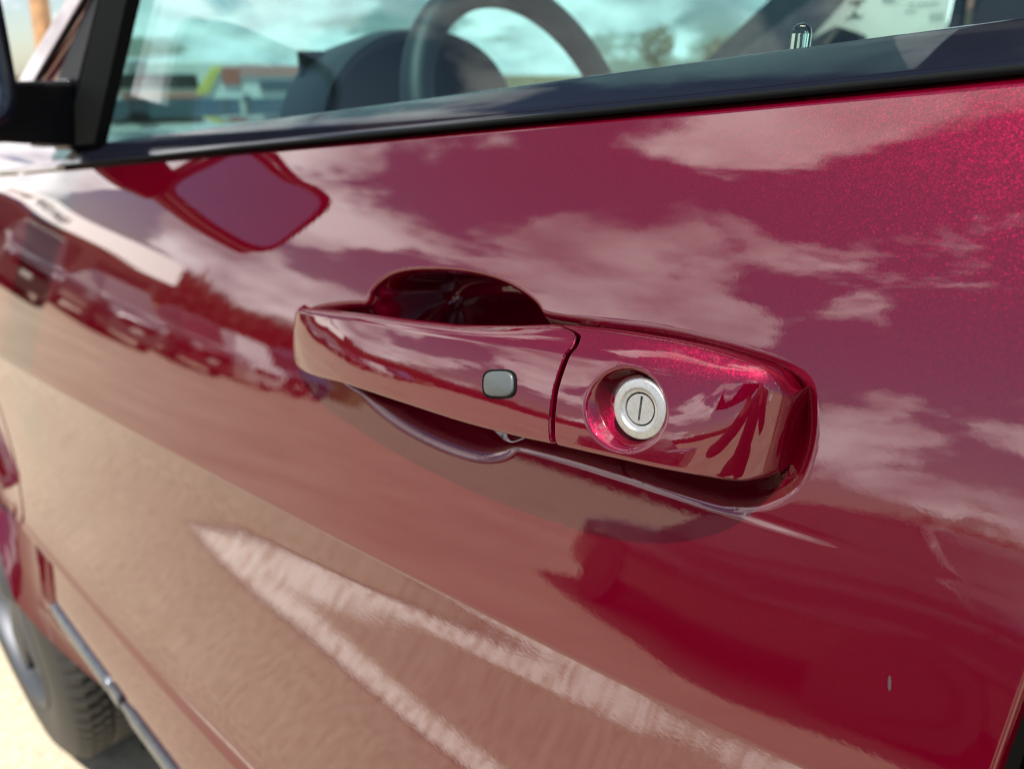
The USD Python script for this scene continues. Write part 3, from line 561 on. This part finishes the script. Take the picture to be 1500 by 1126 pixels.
fm = hull_pts(W([at(1205, 66, 1.95), at(1265, 62, 1.95), at(1225, 42, 1.95), at(1250, 44, 1.95), at(1230, 60, 2.05)]), .012)
obj('far_mirror', fm, black_plastic, car, smooth=40, label='far door mirror glimpsed through the cabin')
pinc = at(1172, 64, .330); obj('lock_pin', trimesh.creation.revolve([(0, -.03), (.0042, -.03), (.0043, .0035), (.0036, .006), (.002, .0074), (0, .0078)], sections=32).apply_translation(W(pinc)), clear_pin, car, smooth=50, label='clear plastic lock pin inside the window')

# ---- paper sheet with print inside the far window
st = thing('window_sticker', 'pale printed paper sheet stuck inside the far side window', 'sticker', W((-.62, 1.78, .10)))
yS = 1.778
sh = [at(1187, 58, yS), at(1240, 0, yS), at(1262, -30, yS), at(1398, -30, yS), at(1392, 5, yS), at(1381, 66, yS), at(1278, 84, yS), at(1268, 52, yS), at(1225, 38, yS)]
obj('sheet', yz_plate(Polygon([(p[0], p[2]) for p in sh]).buffer(0), yS, .0006), paper, st, smooth=False)
def glyph(pts): 
    P = [at(*p, yS - .002) for p in pts]; return yz_plate(Polygon([(q[0], q[2]) for q in P]).buffer(0), yS - .002, .0008)
obj('letter', cat(glyph([(1243, 2), (1268, -1), (1268, 1.5), (1259, 2.5), (1257.5, 12), (1251, 4), (1243, 4.5)]), glyph([(1239, 27.5), (1239, 25.5), (1248, 24.5), (1250, 15.5), (1257, 23.5), (1264, 22.5), (1264, 25)])), ink, st, smooth=False, label='large black letter cut by the window edge')
ink2 = pm('faded_print', (.10, .14, .16), .8)
def ringg(px, py, rx, ry):
    o = [(px + rx * math.cos(a), py + ry * math.sin(a)) for a in np.linspace(0, 2 * np.pi, 16)[:-1]]; i = [(px + .55 * rx * math.cos(a), py + .6 * ry * math.sin(a)) for a in np.linspace(0, 2 * np.pi, 16)[:-1]]
    P = [at(*p, yS - .002) for p in o]; Q = [at(*p, yS - .002) for p in i]; return yz_plate(Polygon([(q[0], q[2]) for q in P], [[(q[0], q[2]) for q in Q]]), yS - .002, .0008)
pr_ = [ringg(1297, 0, 4, 4.2), ringg(1306, 0, 4, 4.2), glyph([(1313, 1), (1316, 1), (1316, 3), (1313, 3)]), ringg(1335, 7, 2.6, 2.6)]
for k in range(7): pr_.append(glyph([(1342 + 5 * k, 6 - .4 * k), (1345 + 5 * k, 5.6 - .4 * k), (1345 + 5 * k, 8 - .4 * k), (1342 + 5 * k, 8.4 - .4 * k)]))
for k in range(3): pr_.append(glyph([(1326 + 6 * k, 16.5 - .4 * k), (1329 + 6 * k, 16 - .4 * k), (1329 + 6 * k, 18.4 - .4 * k), (1326 + 6 * k, 18.9 - .4 * k)]))
for r in range(3):
    for k in range(4): pr_.append(glyph([(1362 + 5.5 * k, 20 + 4 * r - .5 * k), (1366 + 5.5 * k, 19.6 + 4 * r - .5 * k), (1366 + 5.5 * k, 21 + 4 * r - .5 * k), (1362 + 5.5 * k, 21.4 + 4 * r - .5 * k)]))
tag(obj('small_print', cat(*pr_), ink2, st, smooth=False), kind='stuff')

# ================================================================== AROUND THE CAR (seen in the paint and through the glass)
# worn white line on the ground
def ribbon(p, q, w, z):
    p, q = np.array(p, float), np.array(q, float); n = np.array([-(q - p)[1], (q - p)[0]]); n = n / np.linalg.norm(n) * w / 2
    u = np.linspace(0, 1, 60)[:, None]; c = p * (1 - u) + q * u
    return grid(np.stack([np.hstack([c - n, np.full((60, 1), z)]), np.hstack([c + n, np.full((60, 1), z)])], 1))
ln_ = obj('parking_line', ribbon((-6.5, -.47), (2.5, -.468), .028, .004), line_mat, smooth=False); tag(ln_, kind='structure')

def carpaint(name, c, metal=.3): return pm(name, c, .3, metal=metal, coat_weight=1.0, coat_roughness=.02)
P_DARK, P_GREY, P_WHITE, P_BLUE, P_MAROON = carpaint('paint_black', (.012, .012, .014)), carpaint('paint_grey', (.10, .105, .115), .6), carpaint('paint_white', (.75, .75, .74), 0), carpaint('paint_blue', (.03, .09, .22)), carpaint('paint_maroon', (.09, .01, .014))
dark_glass = pm('dark_car_glass', (.02, .025, .03), .03, spec=.8)
lamp_mat = pm('headlamp_lens', (.6, .62, .65), .1, metal=.4); plate_mat = pm('number_plate', (.7, .7, .66), .5)
def parked(name, label, cat_, x, y, head, mat, L=4.6, Wd=1.82, H=1.45, suv=False, group=None, extra=None, rim=None):
    t = thing(name, label, cat_, (x, y, 0), group); ch, sh_ = math.cos(head), math.sin(head)
    def T(m_):
        v = m_.vertices.copy(); m_.vertices = np.stack([x + v[:, 0] * ch - v[:, 1] * sh_, y + v[:, 0] * sh_ + v[:, 1] * ch, v[:, 2]], 1); return m_
    h = L / 2; hb = .62 * H; sx = np.array([-1, -.985, -.9, -.72, -.4, 0, .4, .72, .88, .965, 1.0]) * h
    top = np.array([.52, .60, .635, .65, .655, .65, .64, .60, .55, .50, .42]) * H; half = np.array([.78, .90, .97, 1, 1, 1, 1, .98, .95, .86, .72]) * Wd / 2
    if suv: top[:3] = [.60, .64, .66]
    V = []
    for a, zt_, w in zip(sx, top, half):
        s = [(-w * .9, .22), (-w, .34), (-w * 1.0, .55), (-w * .97, zt_ - .06), (-w * .90, zt_), (0, zt_ + .03), (w * .90, zt_), (w * .97, zt_ - .06), (w, .55), (w, .34), (w * .9, .22), (0, .20)]
        V.append([(a, b_, c_) for b_, c_ in s])
    V = np.array(V); body = cat(grid(V, wrap=True), trimesh.Trimesh(*fan(V[0]), process=False), trimesh.Trimesh(*fan(V[-1][::-1]), process=False)); body.fix_normals()
    obj('body', T(body), mat, t, smooth=35)
    cs = [(-.93 if suv else -.62, hb + .02, .90), (-.80 if suv else -.42, H - .05, .74), (-.1, H, .74), (.12, H - .03, .74), (.46, hb + .02, .90)]
    roof = hull_pts([np.array([a * h, s * w * Wd / 2 * .98, z]) for a, z, w in cs for s in (-1, 1)], .02, 8); obj('cabin', T(roof), mat, t, smooth=30)
    wz0, wz1 = hb + .08, H - .11
    def xw(k0, k1, z): f = (z - hb) / (H - .05 - hb); return (k0 + (k1 - k0) * f) * h
    yw = lambda z: Wd / 2 * .98 * (.90 - .16 * (z - hb) / (H - .05 - hb)) + .022
    for s in (-1, 1):
        for a, b2 in ((-.0, 1), (0, 0)):
            r0, r1 = ((cs[0][0], cs[1][0]), (-.02, -.02)) if b2 == 0 else ((.02, .02), (.46, .12))
            P = quad(*[(xw(*r, z) + (.05 if i in (0, 3) else -.05) * h * .4, s * yw(z), z) for i, (r, z) in enumerate(((r0, wz0), (r1, wz0), (r1, wz1), (r0, wz1)))], 4)
            obj('window', T(slab(P, .006 * s)), dark_glass, t, smooth=False)
    for (k0, k1), nm, sg in (((.46, .12), 'windscreen', 1), ((cs[0][0], cs[1][0]), 'rear_window', -1)):
        P = quad(*[(xw(k0, k1, z) + sg * .03, s * yw(z) * .88, z) for s, z in ((-1, wz0), (1, wz0), (1, wz1), (-1, wz1))], 4); obj(nm, T(slab(P, .006 * sg)), dark_glass, t, smooth=False)
    for a in (-.60, .62):
        for s in (-1, 1):
            w1 = trimesh.creation.cylinder(.33, .20, sections=28).apply_transform(trimesh.transformations.rotation_matrix(math.pi / 2, [1, 0, 0])).apply_translation([a * h, s * (Wd / 2 - .09), .33])
            wp = obj('wheel', T(w1), tyre_mat, t, smooth=35)
            w2 = trimesh.creation.cylinder(.21, .02, sections=20).apply_transform(trimesh.transformations.rotation_matrix(math.pi / 2, [1, 0, 0])).apply_translation([a * h, s * (Wd / 2 + .015), .33]); obj('rim', T(w2), rim or alloy, wp, smooth=35)
    for s in (-1, 1):
        obj('headlight', T(hull_pts([np.array([h * a, s * Wd * b2, .45 * H + c]) for a, b2, c in ((.985, .34, 0), (.93, .45, .02), (.985, .30, .07), (.93, .45, .09))], .02, 8)), lamp_mat, t, smooth=30)
    obj('grille', T(box((h * .995, 0, .40 * H), (.05, Wd * .55, .16), .01)), dark_under, t, smooth=30); obj('number_plate', T(box((h * 1.01, 0, .30 * H), (.03, .32, .11))), plate_mat, t, smooth=False)
    if extra: extra(t, T, h, Wd, H)
    return t
G_ROW = 'cars parked in the row across the aisle'
row = [(-17.0, -3.1, P_DARK, 'black off-roader nearest the shop end of the parked row', 1), (-18.2, -6.0, P_GREY, 'grey saloon in the parked row between a black and a maroon car', 0), (-19.6, -8.9, P_MAROON, 'maroon saloon in the middle of the parked row', 0), (-21.6, -11.8, P_WHITE, 'white saloon in the parked row with dark windows', 0), (-24.2, -14.7, P_DARK, 'black saloon in the parked row beside the white one', 0), (-27.0, -17.6, P_BLUE, 'blue off-roader at the far end of the parked row', 1)]
for x_, y_, m_, l_, s_ in row: parked('parked_car', l_, 'car', x_ - 2.3, y_, .06 if s_ else -.09, m_, suv=bool(s_), H=1.70 if s_ else 1.46, group=G_ROW)
parked('parked_car', 'black saloon standing side-on, nearest in the aisle behind the photographer', 'car', -1.75, -6.05, math.pi + .46, P_DARK, L=5.4, H=1.42, rim=tyre_mat)
# low building with white fascia
bd = thing('shop_building', 'long low shop building with a white lettered fascia', 'building', (-36.5, -5, 0))
wallm = pm('shop_wall', (.20, .17, .15), .8, var=(1.2, .2)); whitem = pm('white_fascia', (.84, .83, .80), .5)
obj('wall', box((-36.6, -4.9, 1.3), (6.4, 13.0, 2.6)), wallm, bd, smooth=False)
def prism(x0, z0, x1, z1, ya, yb_): return hull_pts([np.array(p) for p in [(x0, ya, z0), (x0, yb_, z0), (x1, ya, z1), (x1, yb_, z1), (x1 - .8, ya, z0), (x1 - .8, yb_, z0)]], .01, 6)
obj('fascia', prism(-32.6, 2.62, -33.5, 3.75, 1.8, -11.6), whitem, bd, smooth=20)
obj('blue_band', box((-33.0, -2.0, 2.50), (.7, 7.4, .22)), P_BLUE, bd, smooth=False); obj('roof', box((-37.0, -4.9, 3.1), (5.6, 13.0, .9)), wallm, bd, smooth=False)
for k in range(4):
    obj('window', box((-33.38, .2 - 3.3 * k, 1.3), (.06, 2.5, 1.7)), dark_glass, bd, smooth=False)
tx = meshkit.text_mesh('ymer Wrap', .60, .03, True); tx.apply_translation([-tx.bounds[1][0], 0, 0])
tv = tx.vertices.copy(); su = np.array([-.9, 0, 1.13]) / math.hypot(.9, 1.13); no = np.array([1.13, 0, .9]) / math.hypot(.9, 1.13)
tx.vertices = np.array([-32.6, -6.1, 2.62]) + tv[:, :1] * np.array([0, -1.0, 0]) + (tv[:, 1:2] + .42) * su + (tv[:, 2:3] + .012) * no
obj('fascia_lettering', tx, ink, bd, smooth=False)
# brown bare trees beyond the lot
bark = pm('bare_bark', (.24, .19, .13), .9); twig = pm('bare_twigs', (.16, .095, .055), .95, var=(.8, .4)); pale_twig = pm('pale_twigs', (.34, .29, .19), .95, var=(.8, .3))
def twig_mass(pts, n, smin, smax, rng):
    v, f = [], []
    for k in range(n):
        c = pts(rng); a = rng.normal(size=3); a[2] = abs(a[2]) + .5; a /= np.linalg.norm(a); s_ = rng.uniform(smin, smax); b2 = np.cross(a, rng.normal(size=3)); b2 /= np.linalg.norm(b2)
        i = len(v); v += [c - b2 * s_ * .10, c + b2 * s_ * .10, c + a * s_]; f.append((i, i + 1, i + 2))
    return trimesh.Trimesh(np.array(v), np.array(f), process=False)
def ridge(r0, a0_, a1_, h0, n, rng):
    def f(r):
        a = r.uniform(a0_, a1_); hh = h0 * np.interp(a, [3.6, 4.0, 5.3], [1, .42, .36]) * (.75 + .5 * meshkit.noise(np.array([[a * 14, 0, 0]]), 3)[0]) * r.uniform(0, 1) ** .8; rad = r0 + r.uniform(-5, 5)
        return np.array([rad * math.cos(a), rad * math.sin(a), hh])
    return f
far = obj('far_treeline', twig_mass(ridge(92, math.radians(176), math.radians(300), 6.0, 0, RNG), 24000, 1.2, 2.6, RNG), twig, smooth=False); tag(far, kind='stuff')
def tree(x, y, h_, label, seed):
    r = np.random.default_rng(seed); t = thing('bare_tree', label, 'tree', (x, y, 0)); tr = [tube(np.array([(x, y, 0), (x + .1, y, h_ * .3), (x, y + .1, h_ * .6)]), [.16, .12, .05], 8)]
    for k in range(14):
        a = r.uniform(0, 6.28); z0 = h_ * r.uniform(.25, .6); l = h_ * r.uniform(.2, .4); tr.append(tube(np.array([(x, y, z0), (x + l * .5 * math.cos(a), y + l * .5 * math.sin(a), z0 + l * .5), (x + l * .7 * math.cos(a), y + l * .7 * math.sin(a), z0 + l)]), [.05, .03, .012], 5))
    obj('trunk', cat(*tr), bark, t, smooth=50)
    def f(q):
        d = q.normal(size=3); d /= np.linalg.norm(d); return np.array([x, y, h_ * .66]) + d * q.uniform(.2, 1) ** .5 * np.array([.30, .30, .32]) * h_
    obj('crown', twig_mass(f, 200, .6, 1.6, r), pale_twig, t, smooth=False)
tree(-39, 58, 4.9, 'bare brown tree seen through the steering wheel side of the windscreen', 5); tree(-36, 63, 4.2, 'smaller bare tree right of the first, beside the far pillar', 6)
# wooden pole far left
po = thing('utility_pole', 'tall orange-brown wooden utility pole behind the mirror', 'pole', (-16, 4.82, 0))
wood = pm('pole_wood', (.42, .24, .12), .8, var=(6, .3)); obj('shaft', tube(np.array([(-16, 4.62, 0), (-16, 4.77, 2.2), (-16, 5.3, 9)]), [.16, .155, .13], 16), wood, po, smooth=50)
obj('crossarm', box((-16, 5.2, 8.2), (.14, 2.4, .14), .01), wood, po, smooth=False)
dirt = tag(obj('dry_grass_bank', grid(np.array([[(-40 + 3 * math.sin(i * .7), y, z) for i, y in enumerate(np.linspace(-30, 70, 60))] for z in (0, .9, 1.35)]) + np.array([0, 0, 0])), pm('dry_grass', (.30, .24, .12), .95, var=(2, .3)), smooth=40), kind='structure')
# van with coloured bands and a blue saloon seen through the windscreen
yel, redm, whitev = pm('band_yellow', (.75, .62, .08), .4), pm('band_red', (.60, .06, .035), .4), carpaint('van_white', (.78, .78, .75), 0)
vn = thing('striped_van', 'pale van with yellow, orange and red panels seen through the windscreen', 'van', (-17, 8.3, 0))
av = math.radians(64); cv_, sv_ = math.cos(av), math.sin(av)
def TV(m_):
    v = m_.vertices.copy(); m_.vertices = np.stack([-17 + v[:, 0] * cv_ - v[:, 1] * sv_, 8.3 + v[:, 0] * sv_ + v[:, 1] * cv_, v[:, 2]], 1); return m_
obj('body', TV(hull_pts([np.array(p) for p in [(-2.5, -.9, .4), (-2.5, .9, .4), (2.3, -.9, .4), (2.3, .9, .4), (-2.5, -.85, 1.55), (-2.5, .85, 1.55), (.9, -.85, 1.6), (.9, .85, 1.6), (2.3, -.85, 1.0), (2.3, .85, 1.0)]], .08)), whitev, vn, smooth=35)
orange = pm('orange_panel', (.50, .12, .03), .5); pinkm = pm('faded_pink', (.62, .28, .24), .5); lowp = pm('panel_greyblue', (.08, .125, .17), .4, coat_weight=.5)
for s in (-1, 1):
    f = -s
    obj('red_band', TV(box((1.35, s * .985, 1.46), (1.75, .03, .20), .01)), pinkm, vn, smooth=30); obj('orange_panel', TV(box((.30, s * .985, 1.36), (.36, .04, .34), .015)), orange, vn, smooth=30)
    obj('yellow_pillar', TV(hull_pts([np.array(p) for p in [(-.05, s * .99, 1.52), (.12, s * .99, 1.52), (-.42, s * .99, 1.02), (-.2, s * .99, 1.02)]], .02, 8)), yel, vn, smooth=30)
    obj('window', TV(box((-1.25, s * .98, 1.26), (1.75, .04, .26), .01)), dark_glass, vn, smooth=30); obj('lower_band', TV(box((-1.1, s * .985, .99), (1.5, .03, .12), .01)), pinkm, vn, smooth=30)
    obj('rear_window', TV(box((1.45, s * .98, 1.16), (1.2, .04, .20), .01)), pm('grey_glass' + str(f + 1), (.09, .11, .13), .2), vn, smooth=30); obj('lower_panel', TV(box((-.1, s * .98, .64), (4.6, .03, .56), .01)), lowp, vn, smooth=30)
    for a in (-1.6, 1.5): obj('wheel', TV(trimesh.creation.cylinder(.34, .2, sections=24).apply_transform(trimesh.transformations.rotation_matrix(math.pi / 2, [1, 0, 0])).apply_translation([a, s * .9, .34])), tyre_mat, vn, smooth=35)
postm = pm('grey_post', (.10, .11, .10), .7); postw = pm('pale_post', (.55, .56, .52), .6)
for k, (px_, m_, h_, l_) in enumerate([(330, postm, 1.02, 'dark short post in front of the striped van'), (356, postw, .98, 'pale post between two dark posts before the van'), (372, postm, 1.08, 'dark leaning post right of the pale post before the van')]):
    d_ = ray(px_, 150); d_ = d_ / math.hypot(d_[0], d_[1]) * 14.0; t_ = thing('short_post', l_, 'post', (d_[0], d_[1], 0)); obj('shaft', tube(np.array([(d_[0], d_[1], 0), (d_[0] - (.0 if k < 2 else .03), d_[1] - (.0 if k < 2 else .10), h_)]), .055, 12), m_, t_, smooth=40)

# ================================================================== THE PHOTOGRAPHER
def figure(bones, ref=.012):
    mm = manifold3d.Manifold()
    for (p, r), (q, s) in bones: mm = mm + manifold3d.Manifold.batch_hull([manifold3d.Manifold.sphere(r, 20).translate([float(t) for t in p]), manifold3d.Manifold.sphere(s, 20).translate([float(t) for t in q])])
    mm = mm.refine_to_length(ref).to_mesh(); t = trimesh.Trimesh(mm.vert_properties[:, :3], mm.tri_verts, process=True)
    trimesh.smoothing.filter_taubin(t, iterations=14); return t
pn = thing('person', 'photographer in dark clothes bending forward with a phone held in both hands', 'person', (.42, -.52, 0))
bk_ = np.array([.72, -.69, 0]); sd_ = np.array([.69, .72, 0]); ORG = np.array([.05, -.045, 0])     # behind the lens, and to the photographer's right
def Bp(b, s, z): return ORG + bk_ * b + sd_ * s + np.array([0, 0, z])
skinm = pm('skin', (.50, .30, .22), .5, subsurface_weight=.1, subsurface_scale=.004); cloth = pm('dark_jacket', (.012, .012, .016), .85, bump=(400, .3, .002)); jeans = pm('dark_trousers', (.014, .017, .028), .85, bump=(500, .3, .002)); hairm = pm('dark_hair', (.02, .013, .009), .6); shoe = pm('dark_shoes', (.015, .014, .013), .5)
b_ = []
hip, chest, neck, head = Bp(.78, 0, .93), Bp(.60, 0, 1.28), Bp(.52, 0, 1.44), Bp(.46, 0, 1.575)
def bone(p, r, q, s): return ((p, r), (q, s))
skin_b = [bone(neck, .055, head, .06), bone(head + [0, 0, -.02], .078, head + np.array([0, 0, .05]), .086), bone(head - bk_ * .035 + [0, 0, -.05], .055, head - bk_ * .05 + np.array([0, 0, -.075]), .035), bone(head - bk_ * .085 + np.array([0, 0, .01]), .012, head - bk_ * .105 + np.array([0, 0, -.022]), .014)]
for s in (-1, 1): skin_b.append(bone(head + sd_ * s * .083 + np.array([0, 0, .012]), .018, head + sd_ * s * .086 + np.array([0, 0, -.02]), .013))
cl_b = [bone(hip, .15, chest, .155), bone(chest, .155, neck + np.array([0, 0, -.04]), .075)]; tr_b, sh_b = [], []
for s in (-1, 1):
    shd = chest + sd_ * s * .185 + np.array([0, 0, .09]); elb = Bp(.42, s * .27, 1.17); wr = Bp(.105, s * .085, 1.335)
    cl_b += [bone(chest + np.array([0, 0, .08]), .11, shd, .072), bone(shd, .068, elb, .05), bone(elb, .05, wr + (elb - wr) * .12, .036)]
    palm = Bp(.055, s * .078, 1.36); skin_b += [bone(elb + (wr - elb) * .8, .033, wr, .027), bone(wr, .027, palm, .024)]
    for i, (dz, L_) in enumerate(((.035, .060), (.015, .066), (-.006, .062), (-.026, .05))):
        k1 = palm + np.array([0, 0, dz]) - sd_ * s * .002 - bk_ * .018; k2 = k1 - bk_ * .022 - sd_ * s * L_ * .35 + np.array([0, 0, .002]); k3 = k2 - sd_ * s * L_ * .35 + bk_ * .012; skin_b += [bone(palm + np.array([0, 0, dz * .8]), .011, k1, .0095), bone(k1, .0095, k2, .0085), bone(k2, .0085, k3, .007)]
    t1 = palm + bk_ * .008 - sd_ * s * .02 + np.array([0, 0, .008]); skin_b += [bone(palm, .016, t1, .011), bone(t1, .011, t1 - sd_ * s * .03 + np.array([0, 0, .015]), .0085)]
    hj = hip + sd_ * s * .1 + np.array([0, 0, -.03]); kn = Bp(.62 + .02 * s, s * .15, .50); an = Bp(.80, s * .15, .09); tr_b += [bone(hip, .13, hj, .115), bone(hj, .11, kn, .068), bone(kn, .066, an, .045)]
    sh_b += [bone(an + np.array([0, 0, -.045]), .042, an - bk_ * .16 + np.array([0, 0, -.058]), .03)]
body = obj('body', figure(skin_b, .006), skinm, pn, smooth=60)
obj('jacket', figure(cl_b), cloth, pn, smooth=60); obj('trousers', figure(tr_b), jeans, pn, smooth=60); obj('shoes', figure(sh_b), shoe, pn, smooth=60)
hr = hull_pts([head + np.array([0, 0, .06]), head + bk_ * .035 + np.array([0, 0, .03]), head + bk_ * .03 + np.array([0, 0, -.03])], [.092, .085, .07], 24); obj('hair', hr, hairm, pn, smooth=60)
for s in (-1, 1): obj('eye', trimesh.creation.icosphere(2, .012).apply_translation(head - bk_ * .078 + sd_ * s * .032 + np.array([0, 0, .012])), ink, pn, smooth=True)
obj('mouth', hull_pts([head - bk_ * .083 + sd_ * s * .02 + np.array([0, 0, -.055]) for s in (-1, 1)], .005, 8), pm('lips', (.35, .12, .10), .5), pn, smooth=True)
ph = thing('phone', 'black phone held up in front of the photographer', 'phone', CAM)
def Cp(r, u, bck): return CAM + RT * r + UP * u - FW * bck
obj('case', hull_pts([Cp(r, u, k) for r in (-.110, .030) for u in (-.048, .014) for k in (.016, .020)], .004, 12), black_plastic, ph, smooth=40)
obj('lens', tube(np.array([Cp(0, 0, .0115), Cp(0, 0, .009)]), .008, 24), gloss_black, ph, smooth=40)
